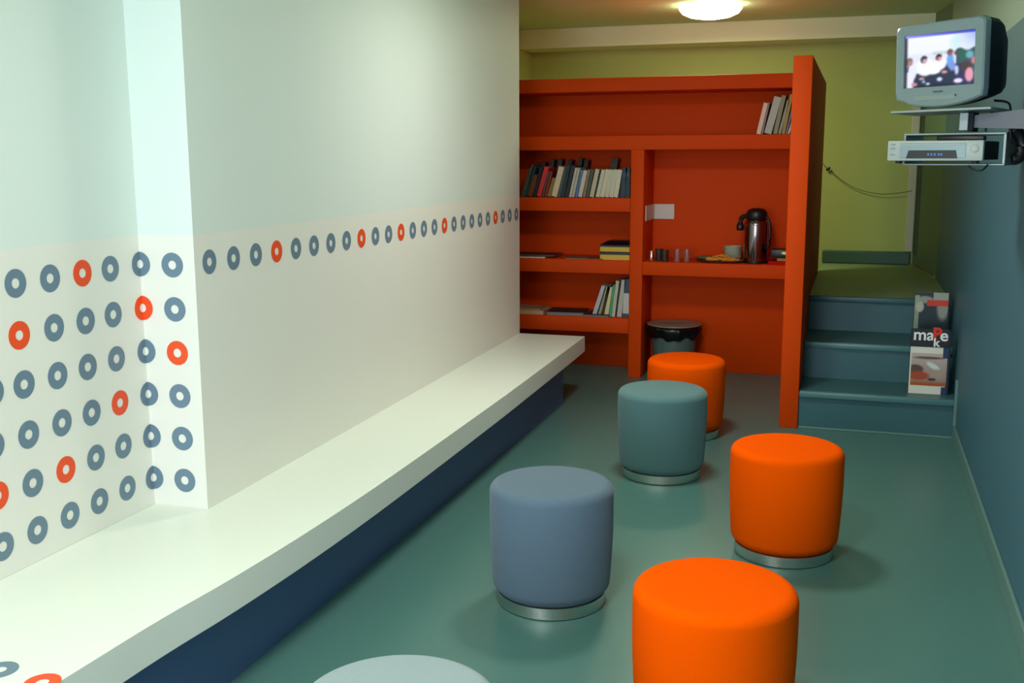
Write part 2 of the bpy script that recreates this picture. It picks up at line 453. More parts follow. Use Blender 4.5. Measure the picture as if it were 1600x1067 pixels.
row(1.340, yq(600), [
 (q(1290), q(1345), q(1318), yq(245), (34, 56, 70), 'navy book leaning at the right end of the full shelf', (.70, .82, (60, 78, 92))),
 (q(1350), q(1404), q(1352), yq(236), (28, 50, 64), 'upright navy book against the divider on the full shelf', (.70, .82, (60, 78, 92)))], 'books on the full shelf', '')
# second row, behind and a little taller
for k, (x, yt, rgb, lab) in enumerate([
 (330, 172, (110, 78, 38), 'tan book top showing behind the black and rust books'),
 (430, 142, (112, 80, 74), 'tall mauve brown book behind the red one'),
 (522, 136, (100, 84, 70), 'tall brown book behind the thick cream one'),
 (640, 146, (76, 60, 52), 'tall dark brown book behind the slate ones'),
 (760, 126, (92, 72, 54), 'tall brown book behind the pale and blue ones'),
 (835, 146, (70, 48, 40), 'tall dark book behind the taupe one'),
 (1170, 132, (88, 92, 66), 'tall olive book behind the white set')]):
    Y2 = YBKS+.225
    c = at(q(x), yq(yt), Y=Y2)
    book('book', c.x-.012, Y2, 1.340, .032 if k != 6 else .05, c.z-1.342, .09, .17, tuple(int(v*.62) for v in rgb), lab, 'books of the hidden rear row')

p = lambda x: 1150+x/10.667
yp = lambda y: 130+y/10.667
row(1.790, yp(880), [
 (p(335), p(408), p(462), yp(332), (226, 196, 172), 'cream pink book, leftmost of the group on the top shelf'),
 (p(412), p(450), p(530), yp(322), (140, 112, 106), 'thin mauve grey book leaning on the top shelf'),
 (p(462), p(590), p(636), yp(238), (176, 178, 164), 'thick light grey book on the top shelf'),
 (p(612), p(686), p(765), yp(205), (136, 132, 102), 'grey-brown book right of the thick light grey one on the top shelf'),
 (p(698), p(744), p(850), yp(283), (150, 150, 124), 'thin pale olive book on the top shelf'),
 (p(755), p(812), p(898), yp(185), (164, 132, 44), 'mustard yellow book on the top shelf'),
 (p(818), p(852), p(928), yp(400), (96, 110, 132), 'slim blue-grey book on the top shelf beside the end panel'),
 (p(856), p(890), p(942), yp(570), (200, 190, 172), 'low white booklet on the top shelf beside the end panel')], 'books on the top shelf', '', Y=YS+.03)

q2 = lambda x: 800+x/7.62
y2 = lambda y: 370+y/7.62
row(.447, y2(968), [
 (q2(950), q2(1000), q2(1066), y2(590), (190, 192, 200), 'pale blue-grey book, leftmost on the lowest book shelf'),
 (q2(1002), q2(1016), q2(1104), y2(600), (34, 62, 50), 'very thin dark green book on the lowest book shelf'),
 (q2(1018), q2(1050), q2(1122), y2(596), (164, 162, 112), 'sage cream book on the lowest book shelf'),
 (q2(1054), q2(1090), q2(1140), y2(575), (62, 34, 24), 'dark brown book on the lowest book shelf'),
 (q2(1095), q2(1144), q2(1148), y2(598), (224, 208, 144), 'butter yellow book on the lowest book shelf'),
 (q2(1147), q2(1182), q2(1202), y2(572), (72, 158, 128), 'teal green book on the lowest book shelf'),
 (q2(1184), q2(1224), q2(1238), y2(522), (198, 190, 164), 'beige book left of the black slip on the lowest book shelf'),
 (q2(1227), q2(1242), q2(1292), y2(516), (22, 24, 24), 'very thin black book on the lowest book shelf'),
 (q2(1245), q2(1302), q2(1300), y2(514), (190, 184, 176), 'light grey book beside the blue and white one, lowest book shelf'),
 (q2(1310), q2(1392), q2(1342), y2(508), (48, 78, 96), 'blue book with a white spine panel against the divider', (.10, .64, (206, 200, 192)))],
 'books on the lowest book shelf', '')

# flat papers, magazines, boxes
def flat(name, label, cat, x0, x1, y0, y1, z, th, rgb, rz=0, cover=None, group=None):
    cx, cy = (x0+x1)/2, (y0+y1)/2; t = thing(name, label, cat, (cx, cy, z), rz, group)
    hx, hy = (x1-x0)/2, (y1-y0)/2
    obj('pages', bx(-hx, hx, -hy, hy, 0, th*.8), book_mat(rgb, 0), t)
    obj('cover', bx(-hx-.001, hx+.001, -hy-.001, hy+.001, th*.8, th), book_mat(cover or rgb, 0), t)
    return t
z4, z5 = .880, .447
flat('magazine', 'white-edged magazine lying at the left end of the middle shelf', 'magazine', -2.62, -2.25, YS+.02, YS+.24, z4, .014, (210, 196, 168), .03, (90, 60, 50))
flat('magazine', 'dark magazine lying on the white-edged one on the middle shelf', 'magazine', -2.56, -2.17, YS+.05, YS+.27, z4+.0145, .010, (110, 84, 70), -.06, (52, 34, 32))
flat('leaflet', 'brown leaflet lying mid shelf left of the yellow boxes', 'leaflet', -2.10, -1.93, YS+.03, YS+.22, z4, .006, (150, 112, 84), .12, (130, 96, 74))
flat('leaflet', 'curled pinkish leaflet beside the yellow and black boxes', 'leaflet', -1.91, -1.79, YS+.02, YS+.20, z4, .008, (130, 84, 66), -.1, (120, 66, 50))
for k, (dz, lab) in enumerate(((0, 'lower yellow box with black lid, in the stack against the divider'), (.062, 'upper yellow box with black lid, in the stack against the divider'))):
    t = thing('storage_box', lab, 'box', (-1.706, YS+.14, z4+dz), 0, 'yellow and black boxes')
    hh = .040 if k == 0 else .036
    obj('tray', bx(-.112, .112, -.11, .11, 0, hh, bev=.002), mat('yellow_card', (216, 178, 62), .6), t)
    if k == 0: obj('lid', bx(-.114, .114, -.112, .112, hh, .061, bev=.002), M_black, t)
    else:
        b = bmesh.new(); lo = [(-.114, -.112), (.114, -.112), (.114, .112), (-.114, .112)]
        add_prism(b, lo, hh, hh+.012)
        a = [b.verts.new((x, y, hh+.0125)) for x, y in lo]; c = [b.verts.new((x*.78+.02, y*.6, hh+.040)) for x, y in lo]
        b.faces.new(c); b.faces.new(a[::-1])
        for i in range(4): b.faces.new((a[i], a[(i+1) % 4], c[(i+1) % 4], c[i]))
        obj('lid', b, M_black, t)
flat('paper_stack', 'cream paper pile at the left end of the lowest book shelf', 'papers', -2.62, -2.26, YS+.02, YS+.25, z5, .030, (196, 160, 124), .02)
flat('newspaper', 'folded newspaper lying on the cream paper pile, lowest book shelf', 'newspaper', -2.60, -2.28, YS+.04, YS+.24, z5+.0305, .012, (170, 130, 100), -.04)
flat('magazine', 'black magazine lying on the lowest book shelf, farther left of two', 'magazine', -2.235, -1.95, YS+.03, YS+.26, z5, .028, (120, 120, 116), .06, (20, 22, 24))
flat('magazine', 'black magazine lying beside the upright books on the lowest shelf', 'magazine', -1.93, -1.74, YS+.02, YS+.24, z5, .018, (120, 112, 108), -.05, (24, 24, 26))

# ------------------------------------------------------------------ desk bay
ZD = .876
t = thing('wall_plate', 'white rectangular plate on the orange back panel of the desk bay', 'plate', (-1.406, YBK, 1.225))
obj('plate', bx(-.078, .078, -.010, 0, -.057, .057, bev=.003), M_whitep, t)
obj('plate_inset', bx(-.060, .060, -.0115, -.010, -.040, .040, bev=.0007), M_whitep, t)
t = thing('wall_plate', 'white plate on the divider side, meeting the other in the corner', 'plate', (-1.491, 8.00, 1.225))
obj('plate', bx(0, .008, -.155, .155, -.057, .057, bev=.003), M_whitep, t)

# airpot thermos
t = thing('thermos', 'steel airpot thermos with black domed pump head', 'thermos', (-.690, YS+.14, ZD), -.35)
t.scale = (1.13, 1.13, 1.04)
obj('body', lathe([(0, .014), (.072, .014), (.075, .02), (.075, .262), (.071, .285), (.058, .300), (0, .300)], 48), mat('thermos_steel', (150, 138, 140), .16, metal=1), t, smooth=True)
smooth_by_angle(t.children[0])
smooth_by_angle(obj('base', lathe([(0, 0), (.078, 0), (.079, .004), (.079, .016), (.074, .0165), (0, .0165)], 40), M_black, t))
obj('pump_head', lathe([(0, .298), (.060, .298), (.066, .305), (.067, .335), (.063, .356), (.050, .372), (.028, .380), (0, .382)], 40), M_black, t, smooth=True)
b = bmesh.new(); add_box(b, -.135, -.05, -.016, .016, .305, .335, bev=.008)
add_box(b, -.020, .020, -.060, -.03, .318, .345, bev=.008)
smooth_by_angle(obj('spout', xf(bmesh.new() if 0 else tube([(-.045, 0, .318), (-.085, 0, .322), (-.108, 0, .300), (-.112, 0, .262)], .016, 12), Matrix.Identity(4)), M_black, t))
b.free()
obj('spout_nozzle', lathe([(0, 0), (.020, 0), (.024, .010), (.024, .035), (.016, .05), (0, .052)], 20, off=(-.112, 0, .222)), M_black, t, smooth=True)
obj('handle', tube([(.062, 0, .322), (.084, 0, .300), (.094, 0, .22), (.090, 0, .13), (.070, 0, .10)], .009, 10), M_black, t, smooth=True)

# milk jug / shaker, glasses
t = thing('sugar_shaker', 'small shiny steel shaker at the left end of the desk', 'shaker', (-1.432, YS+.05, ZD))
smooth_by_angle(obj('body', lathe([(0, 0), (.019, 0), (.021, .003), (.020, .055), (.016, .064), (0, .064)], 28), mat('bright_steel', (224, 218, 216), .12, metal=1), t))
smooth_by_angle(obj('cap', lathe([(0, .064), (.0165, .064), (.0165, .078), (.010, .084), (0, .085)], 28), M_steel, t))
M_glass_d = mat('smoked_glass', (120, 112, 104), .08, trans=.85)
M_glass = mat('clear_glass', (232, 226, 220), .05, trans=.95)
def glass(x, y, m, h, r, lab):
    t = thing('drinking_glass', lab, 'glass', (x, y, ZD), 0, 'glasses on the desk')
    smooth_by_angle(obj('tumbler', lathe([(0, 0), (r*.82, 0), (r*.86, .004), (r, h), (r-.003, h), (r*.80, .010), (0, .010)], 28), m, t)); return t
glass(-1.385, YS+.10, M_glass_d, .090, .030, 'smoky tumbler just right of the steel shaker, rear of the pair')
glass(-1.335, YS+.065, M_glass_d, .085, .029, 'smoky tumbler between shaker and clear tumblers, front of the pair')
glass(-1.245, YS+.06, M_glass, .092, .030, 'clear tumbler on the desk, left one of two')
glass(-1.178, YS+.08, M_glass, .090, .029, 'clear tumbler on the desk, right one of two')
# small greenish plate, snack tray, bowls
t = thing('side_plate', 'small dark green dish behind the snack tray', 'plate', (-1.05, YS+.20, ZD))
smooth_by_angle(obj('dish', lathe([(0, 0), (.05, 0), (.085, .022), (.088, .024), (.084, .026), (.05, .006), (0, .006)], 32), mat('green_glaze', (74, 84, 58), .35), t))
obj('napkins', bx(-.05, .05, -.04, .04, .0075, .035, bev=.006), mat('green_paper', (92, 98, 66), .8), t)
t = thing('snack_tray', 'oval steel tray heaped with golden biscuit sticks', 'tray', (-.925, YS+.115, ZD))
smooth_by_angle(obj('tray', xf(lathe([(0, 0), (.13, 0), (.165, .016), (.170, .018), (.164, .020), (.128, .005), (0, .005)], 40), Matrix.Diagonal((1, .6, 1, 1))), mat('tray_metal', (120, 96, 80), .35, metal=.7), t))
b = bmesh.new(); rnd = random.Random(3)
for k in range(110):
    a = rnd.uniform(0, 2*PI); r_ = math.sqrt(rnd.random())*.115
    L = rnd.uniform(.035, .06); T = Matrix.Translation((r_*math.cos(a), .55*r_*math.sin(a), .014+.050*(1-r_/.13)*rnd.uniform(.3, 1))) @ Matrix.Rotation(rnd.uniform(-.8, .8)+(0 if rnd.random() < .7 else 1.5), 4, 'Z') @ Matrix.Rotation(rnd.uniform(-.25, .35), 4, 'Y')
    s_ = bx(-L/2, L/2, -.005, .005, -.004, .004, bev=.0015, seg=1); xf(s_, T)
    me = bpy.data.meshes.new('t'); s_.to_mesh(me); s_.free(); b.from_mesh(me); bpy.data.meshes.remove(me)
o = obj('biscuit_sticks', b, mat('biscuit', (224, 150, 44), .8, noise=.25, nscale=60), t); o['kind'] = 'stuff'
M_china = mat('pale_china', (176, 180, 160), .3)
for k in range(4):
    t = thing('bowl', ('lowest', 'second lowest', 'second highest', 'topmost')[k]+' pale china bowl in the small stack behind the tray', 'bowl', (-.868, YS+.285, ZD+.001+k*.022), 0, 'stacked china bowls')
    smooth_by_angle(obj('bowl_body', lathe([(0, 0), (.045, 0), (.062, .018), (.068, .040), (.065, .040), (.058, .0235), (.042, .0215), (0, .0215)], 36), M_china, t))
# things right of the thermos
t = thing('document_case', 'flat red box lying on the desk beside the end panel', 'box', (-.500, YS+.13, ZD))
obj('tray', bx(-.085, .098, -.12, .12, 0, .016, bev=.002), mat('red_card', (190, 14, 6), .7, spec=.1), t)
obj('lid', bx(-.087, .100, -.122, .122, .0165, .026, bev=.002), mat('red_card', (190, 14, 6), .7, spec=.1), t)
t = thing('napkin_box', 'yellow and white carton on the red box', 'carton', (-.475, YS+.12, ZD+.0265))
obj('carton_body', bx(-.055, .068, -.07, .07, 0, .022, bev=.002), mat('mustard_card', (170, 132, 40), .6), t)
t = thing('tin_case', 'black case with a pale oval painted highlight, right of the thermos', 'case', (-.495, YS+.10, ZD+.0495))
smooth_by_angle(obj('case_body', bx(-.080, .072, -.075, .075, 0, .060, bev=.010), M_black, t))
obj('badge_or_highlight', xf(lathe([(0, 0), (.008, 0), (.010, .001), (.008, .002), (0, .002)], 24), Matrix.Translation((.020, -.0753, .036)) @ Matrix.Rotation(PI/2, 4, 'X') @ Matrix.Diagonal((2.4, 1, 1, 1))), mat('highlight_cream', (240, 226, 160), .3), t)  # highlight on the black case, painted as a pale oval
obj('latch', bx(.0725, .084, -.03, .03, .012, .045, bev=.002), mat('mustard_card', (170, 132, 40), .6), t)

# ------------------------------------------------------------------ waste bin
t = thing('waste_bin', 'grey-green pedal bin with black liner and flat lid under the desk', 'bin', (-1.272, YS+.17, 0))
smooth_by_angle(obj('bin_body', lathe([(0, 0), (.140, 0), (.145, .004), (.172, .370), (.168, .370), (.140, .01), (0, .01)], 48), mat('bin_grey', (82, 102, 98), .5), t))
b = bmesh.new(); n = 72; rr = random.Random(5); prev = None
prof = [(.165, .392), (.205, .390), (.212, .372), (.203, .345), (.186, .318), (.178, .300)]
ph = [rr.uniform(0, 6.28) for _ in range(6)]
rings_ = []
for j, (r_, z_) in enumerate(prof):
    R_ = []
    for i in range(n):
        a = 2*PI*i/n; wob = (.005*math.sin(7*a+ph[0])+.004*math.sin(13*a+ph[1])+.003*math.sin(23*a+ph[2]))*min(1, j/2)
        R_.append(b.verts.new(((r_+wob)*math.cos(a), (r_+wob)*math.sin(a), z_+(.010*math.sin(5*a+ph[3])+.006*math.sin(11*a+ph[4]))*(j/5))))
    rings_.append(R_)
for A, B in zip(rings_, rings_[1:]):
    for i in range(n): b.faces.new((A[i], A[(i+1) % n], B[(i+1) % n], B[i]))
o = obj('liner', b, mat('black_bag', (12, 13, 16), .25), t, smooth=True)
md = o.modifiers.new('s', 'SOLIDIFY'); md.thickness = .0015
smooth_by_angle(obj('lid', lathe([(0, .393), (.198, .393), (.204, .397), (.202, .403), (.16, .409), (.05, .412), (.045, .409), (.03, .409), (0, .411)], 56), mat('lid_taupe', (136, 118, 104), .45), t))

# ------------------------------------------------------------------ brochure holders on the steps
def brochure(name, label, loc, W, H, D, rz):
    t = thing(name, label, 'brochure stand', loc, rz); return t
M_print = colattr_mat('cover_print')
def blob(u, v, cu, cv, ru, rv):
    return max(0, 1-((u-cu)/ru)**2-((v-cv)/rv)**2)
def mixc(a, b, t):
    t = max(0, min(1, t)); return tuple(a[i]*(1-t)+b[i]*t for i in range(3))
def text(s, size, loc, m, parent, name='lettering', bold=.0):
    cu = bpy.data.curves.new('lettering', 'FONT'); cu.body = s; cu.size = size; cu.extrude = .0004; cu.offset = bold
    tmp = bpy.data.objects.new('t', cu); C.objects.link(tmp)
    dg = bpy.context.evaluated_depsgraph_get(); me = bpy.data.meshes.new_from_object(tmp.evaluated_get(dg)); bpy.data.objects.remove(tmp)
    me.materials.clear(); me.materials.append(m)
    o = bpy.data.objects.new(name, me); C.objects.link(o); o.parent = parent; o.location = loc; o.rotation_euler = (PI/2, 0, 0)
    return o
M_ivory = mat('ivory_card', (226, 222, 208), .5)
M_navy = mat('navy_card', (26, 54, 96), .45)
M_ink = mat('white_ink', (240, 240, 236), .5); M_redink = mat('red_ink', (226, 40, 22), .5)
t = brochure('brochure_holder', 'magazine display holder with black title strip on the first step', (.449, 6.705, .2345), .21, .40, .06, .0)
W, Hh = .212, .394
obj('holder', bx(-W/2, W/2+.012, .004, .075, 0, Hh-.01, bev=.003), mat('navy_holder', (18, 34, 52), .5), t)
def cover(u, v):
    c = mixc((150, 128, 118), (196, 176, 168), v)
    c = mixc(c, (92, 64, 58), blob(u, v, .12, .50, .26, .16)*2)
    c = mixc(c, (100, 76, 66), blob(u-.25*(v-.7), v, .45, .86, .5, .05)*1.5)
    c = mixc(c, (214, 222, 214), blob(u, v+.5*(u-.6), .62, .62, .22, .10)*2.2)
    c = mixc(c, (176, 150, 138), blob(u, v, .75, .36, .25, .2)*1.2)
    c = mixc(c, (176, 70, 34), blob(u, v, .22, .30, .34, .16)*1.8)
    c = mixc(c, (60, 40, 34), blob(u, v, .6, .20, .14, .05)*1.6)
    return mixc((176, 78, 28), c, (v-.05)*9)
obj('front_sheet', bx(-W/2, W/2-.010, 0, .0038, 0, Hh*.72), M_ivory, t)
o = print_sheet('cover_picture', W-.012, Hh*.50, 40, 44, cover, M_print, t); o.location = (.002, -.0006, .050)
obj('side_stripe', bx(W/2-.030, W/2, -.0012, .0036, 0, .046), M_navy, t)
obj('side_stripe', bx(W/2-.030, W/2, -.0014, .0036, Hh*.56, Hh*.72), M_navy, t)
obj('title_strip', bx(-W/2-.002, W/2, -.004, .0035, Hh*.735, Hh), M_black, t)
text('ma', .098, (-W/2+.010, -.0046, Hh*.735+.037), M_ink, t, bold=.0018)
o = text('R', .105, (.010, -.0046, Hh*.735+.040), M_redink, t, bold=.004); o['label'] = 'red letter'
text('k', .070, (.018, -.0050, Hh*.735+.002), M_ink, t, bold=.002)
text('e', .098, (.052, -.0046, Hh*.735+.037), M_ink, t, bold=.0018)

t = brochure('brochure_holder', 'magazine display holder with red heading, behind on the second step', (.470, 7.115, .4685), .2, .33, .06, .0)
W, Hh = .196, .328
obj('holder', bx(-W/2, W/2+.010, .004, .070, 0, Hh-.012, bev=.003), mat('navy_holder', (18, 34, 52), .5), t)
def cover2(u, v):
    c = (24, 46, 44)
    if v > .40 and u > .14: c = mixc((34, 50, 60), (150, 156, 142), blob(u, v, .30, .86, .3, .08)*2+blob(u, v, .85, .72, .22, .3)*1.6)
    if u < .14: c = mixc((120, 134, 120), (164, 170, 152), v)
    for cu in (.3, .55, .8): c = mixc(c, (40, 84, 76), blob(u, v, cu, .2, .09, .14))
    c = mixc(c, (186, 190, 172), blob(u, v, .16, .72, .14, .12)*2)
    if v > .94 and u < .45: c = (34, 48, 42)
    if v > .86 and u > .55: c = (168, 172, 158)
    if .74 < v < .86 and u > .36: c = (216, 62, 40)
    return c
o = print_sheet('cover_picture', W, Hh, 48, 60, cover2, M_print, t); o.location = (0, -.0008, 0)
obj('front_sheet', bx(-W/2, W/2, 0, .0038, 0, Hh), M_ivory, t)

# ------------------------------------------------------------------ cable on the back wall
cp = [(-.313, 1.575), (-.262, 1.525), (-.117, 1.409), (.019, 1.343), (.179, 1.312), (.309, 1.318), (.440, 1.341)]
cb = thing('hanging_cable', 'thin grey cable sagging across the yellow back wall', 'cable', (0, 9.846, 0))
obj('cable_line', tube([(x, 0, z) for x, z in cp], .003, 6), mat('cable_grey', (104, 96, 60), .6), cb, smooth=True)
obj('plug', xf(lathe([(0, -.02), (.010, -.018), (.012, 0), (.008, .02), (0, .022)], 14), Matrix.Translation((-.262, 0, 1.525)) @ Matrix.Rotation(.9, 4, 'Y')), M_black, cb, smooth=True)
# conduit on the turned wall
st('trim_3', add_prism(bmesh.new(), [(.487, 9.70), (.477, 9.70), (.472, 9.74), (.482, 9.74)], .80, 2.3), mat('dark_conduit', (60, 76, 54), .6))

# ------------------------------------------------------------------ ceiling lamps
def ceiling_lamp(x, y, label, R, power, lcol=LAMP_COL):
    t = thing('ceiling_lamp', label, 'ceiling lamp', (x, y, ZC-.0005), 0)
    smooth_by_angle(obj('lamp_base', lathe([(0, 0), (R*.92, 0), (R*.92, -.022), (R*.86, -.024), (0, -.024)], 40), M_whitep, t))
    b = lathe([(R*.98, -.018), (R, -.030), (R*.9, -.062), (R*.65, -.088), (R*.3, -.102), (0, -.106)], 48)
    o = obj('diffuser', b, mat('lit_glass', (255, 255, 232), .3, emit=(252, 255, 214), estr=12), t, smooth=True)
    l = bpy.data.lights.new('lamp_glow', 'AREA'); l.shape = 'DISK'; l.size = R*2; l.energy = power; l.color = lcol
    lo = bpy.data.objects.new('lamp_glow', l); C.objects.link(lo); lo.parent = t; lo.location = (0, 0, -.115)
    return t
ceiling_lamp(-1.13, 8.42, 'round glowing ceiling lamp over the bookcase', .235, 22, (.86, 1.0, .60))
ceiling_lamp(-.95, 5.0, 'round ceiling lamp over the middle of the stools', .21, 28)
ceiling_lamp(-.80, 1.9, 'round ceiling lamp over the nearest stools', .21, 35)

# ------------------------------------------------------------------ television on its wall bracket
def frame_axes(T, a, roll=0, tilt=0):
    a, roll, tilt = [math.radians(v) for v in (a, roll, tilt)]
    R_ = Vector((math.cos(a), -math.sin(a), 0)); N = Vector((-math.sin(a), -math.cos(a), 0)); U = Vector((0, 0, 1))
    N2 = N*math.cos(tilt)-U*math.sin(tilt); U2 = U*math.cos(tilt)+N*math.sin(tilt)
    R2 = R_*math.cos(roll)+U2*math.sin(roll); U3 = U2*math.cos(roll)-R_*math.sin(roll)
    B = -N2
    return Matrix(((R2.x, B.x, U3.x, T[0]), (R2.y, B.y, U3.y, T[1]), (R2.z, B.z, U3.z, T[2]), (0, 0, 0, 1)))
tv = thing('television', 'small silver tube television showing seated people, on the wall bracket', 'television')
tv.matrix_world = frame_axes((.261, 4.45, 1.997), 31, .8, 3)
# bezel: front outline with a curved bottom and the screen opening
def outline(x0, x1, zt0, zt1, zb, bulge, rc=.018, n=10):
    P = []
    for k in range(n+1):
        u = k/n; P.append((x0+.004+(x1-x0-.008)*u, zb-bulge*math.sin(PI*u)**.8))
    P += [(x1, zb+.03), (x1+.002, zt1-rc), (x1-rc*.3, zt1-rc*.3), (x1-rc, zt1)]
    P += [(x0+rc, zt0+(zt1-zt0)*.05), (x0+rc*.3, zt0-rc*.3), (x0, zt0-rc), (x0-.001, zb+.03)]
    return P
def extr(bm, P, y0, y1, s1=1.0, c=(0, 0)):
    A = [bm.verts.new((x, y0, z)) for x, z in P]; B = [bm.verts.new((c[0]+(x-c[0])*s1, y1, c[1]+(z-c[1])*s1)) for x, z in P]
    n = len(P)
    for i in range(n): bm.faces.new((A[i], A[(i+1) % n], B[(i+1) % n], B[i]))
    return A, B
OUT = outline(-.174, .180, .140, .150, -.138, .036)
SX0, SX1, SZ0, SZ1 = -.138, .140, -.093, .102
bm = bmesh.new()
n = len(OUT)
A, B = extr(bm, OUT, .006, .070)
A0 = [bm.verts.new((x*.975, 0, z*.975)) for x, z in OUT]
for i in range(n): bm.faces.new((A[i], A0[i], A0[(i+1) % n], A[(i+1) % n]))
# ring between outline and screen hole: project outline points on the hole
def onhole(x, z):
    cx_, cz_ = (SX0+SX1)/2, (SZ0+SZ1)/2; dx, dz = x-cx_, z-cz_
    k = min((SX1-SX0)/2/abs(dx) if dx else 9e9, (SZ1-SZ0)/2/abs(dz) if dz else 9e9)
    return cx_+dx*k, cz_+dz*k
# add exact corners of the hole to the outline directions
bm.free()
cx_, cz_ = (SX0+SX1)/2, (SZ0+SZ1)/2
dirs = sorted([math.atan2(z-cz_, x-cx_) for x, z in OUT]+[math.atan2(z-cz_, x-cx_) for x in (SX0, SX1) for z in (SZ0, SZ1)])
def ray_poly(P, a):
    dx, dz = math.cos(a), math.sin(a); best = None
    for i in range(len(P)):
        (x1, z1), (x2, z2) = P[i], P[(i+1) % len(P)]
        ex, ez = x2-x1, z2-z1; den = dx*ez-dz*ex
        if abs(den) < 1e-12: continue
        t_ = ((x1-cx_)*ez-(z1-cz_)*ex)/den; s_ = ((x1-cx_)*dz-(z1-cz_)*dx)/den
        if t_ > 0 and -1e-6 <= s_ <= 1+1e-6 and (best is None or t_ > best): best = t_
    return cx_+dx*best, cz_+dz*best
OUT2 = [ray_poly(OUT, a) for a in dirs]; HOLE = [onhole(*p_) for p_ in OUT2]
bm = bmesh.new(); n = len(OUT2)
rings_ = []
def sc2(P, s_): return [(cx_+(x-cx_)*s_, cz_+(z-cz_)*s_) for x, z in P]
rings_.append([bm.verts.new((x, .013, z)) for x, z in HOLE])
rings_.append([bm.verts.new((x, .002, z)) for x, z in sc2(HOLE, 1.012)])
rings_.append([bm.verts.new((x, 0, z)) for x, z in sc2(OUT2, .95)])
rings_.append([bm.verts.new((x, .005, z)) for x, z in sc2(OUT2, .985)])
rings_.append([bm.verts.new((x, .018, z)) for x, z in OUT2])
rings_.append([bm.verts.new((x, .040, z)) for x, z in OUT2])
rings_.append([bm.verts.new((x, .042, z)) for x, z in sc2(OUT2, .9)])
for A, B in zip(rings_, rings_[1:]):
    for i in range(n): bm.faces.new((A[i], A[(i+1) % n], B[(i+1) % n], B[i]))
smooth_by_angle(obj('bezel', bm, M_silver, tv), 35)
# tapering dark back
bm = bmesh.new(); prev = None
for y, s_, dz in ((.042, .985, 0), (.13, .965, -.002), (.19, .90, -.006), (.25, .78, -.012), (.315, .66, -.018), (.33, .60, -.018)):
    R_ = [bm.verts.new((x*s_, y, z*s_+dz)) for x, z in OUT2]
    if prev: 
        for i in range(n): bm.faces.new((prev[i], prev[(i+1) % n], R_[(i+1) % n], R_[i]))
    else: bm.faces.new(R_[::-1])
    prev = R_
bm.faces.new(prev)
smooth_by_angle(obj('rear_housing', bm, M_dark, tv), 30)
def picture(u, v):
    # white wall, darker group of people, table
    c = mixc((250, 252, 255), (236, 240, 255), 1-v)
    c = mixc(c, (120, 150, 235), (u-.70)*2.6*max(0, v-.55)*2.2)
    c = mixc(c, (176, 238, 244), blob(u, v, .72, .80, .10, .2)*.5)
    if v > .955: return mixc((150, 150, 255), (60, 70, 200), u)
    if v < .64: c = mixc(c, (214, 220, 246), .4)
    if .60 < v < .655 and u > .40: c = mixc(c, (150, 176, 190), .6 if int(u*40) % 2 else .2)
    # dark group right
    if u > .74 and v < .66-.03*math.sin(u*30): c = (52, 84, 92)
    c = mixc(c, (40, 96, 84), blob(u, v, .82, .56, .06, .12)*2)
    c = mixc(c, (96, 62, 70), blob(u, v, .74, .60, .03, .05)*2)
    c = mixc(c, (104, 176, 190), blob(u, v, .92, .55, .06, .08)*2)
    # table dark
    if v < .27+.16*max(0, 1-abs(u-.62)/.3) and .12 < u: c = (34, 44, 74)
    if v < .40 and .72 < u < .95: c = (44, 40, 96)
    def shirt(cu, cv, ru, rv, col):
        nonlocal c; c = mixc(c, col, blob(u, v, cu, cv, ru, rv)*2.6)
    shirt(.66, .46, .055, .16, (110, 166, 240)); shirt(.69, .36, .05, .10, (130, 150, 226))
    shirt(.52, .43, .10, .14, (255, 250, 255)); shirt(.30, .38, .15, .19, (255, 255, 255)); shirt(.42, .30, .12, .08, (255, 252, 255))
    shirt(.09, .34, .10, .24, (236, 240, 255)); shirt(.06, .14, .08, .14, (244, 240, 255))
    if abs(u-.055-.12*(v-.5)) < .012 and .30 < v < .42: c = (90, 90, 130)
    # heads
    for hu, hv, hr, hair, skin in ((.065, .50, .052, (128, 112, 104), (188, 132, 140)), (.285, .52, .050, (36, 34, 52), (206, 178, 186)), (.500, .54, .044, (40, 30, 44), (226, 152, 160)), (.655, .62, .040, (90, 60, 60), (150, 90, 96)), (.87, .33, .07, (70, 52, 62), (70, 44, 40))):
        if ((u-hu)/hr)**2+((v-hv)/(hr*1.5))**2 < 1:
            c = hair if (v-hv > hr*.35 or u-hu < -hr*.45) else skin
    shirt(.58, .26, .05, .035, (220, 150, 150)); shirt(.14, .06, .05, .04, (214, 140, 150)); shirt(.25, .16, .05, .03, (214, 150, 156))
    shirt(.92, .18, .065, .15, (236, 160, 180)); shirt(.97, .44, .03, .08, (220, 120, 140))
    shirt(.75, .28, .03, .10, (200, 216, 240)); shirt(.77, .08, .07, .05, (240, 230, 250))
    shirt(.51, .13, .045, .045, (210, 230, 250)); shirt(.34, .05, .035, .03, (230, 236, 255)); shirt(.28, .10, .03, .03, (160, 190, 220))
    if v < .04 and .2 < u < .7: c = mixc(c, (24, 24, 48), .6)
    if u < .025: c = (36, 26, 50)
    return c
o = print_sheet('screen', SX1-SX0, SZ1-SZ0, 110, 84, lambda u, v: tuple(sum(picture(min(1, max(0, u+a*.012)), min(1, max(0, v+b_*.014)))[i] for a in (-1, 0, 1) for b_ in (-1, 0, 1))/9 for i in range(3)), colattr_mat('screen_picture', 1.0, .2), tv); o.location = (cx_, .0125, SZ0)
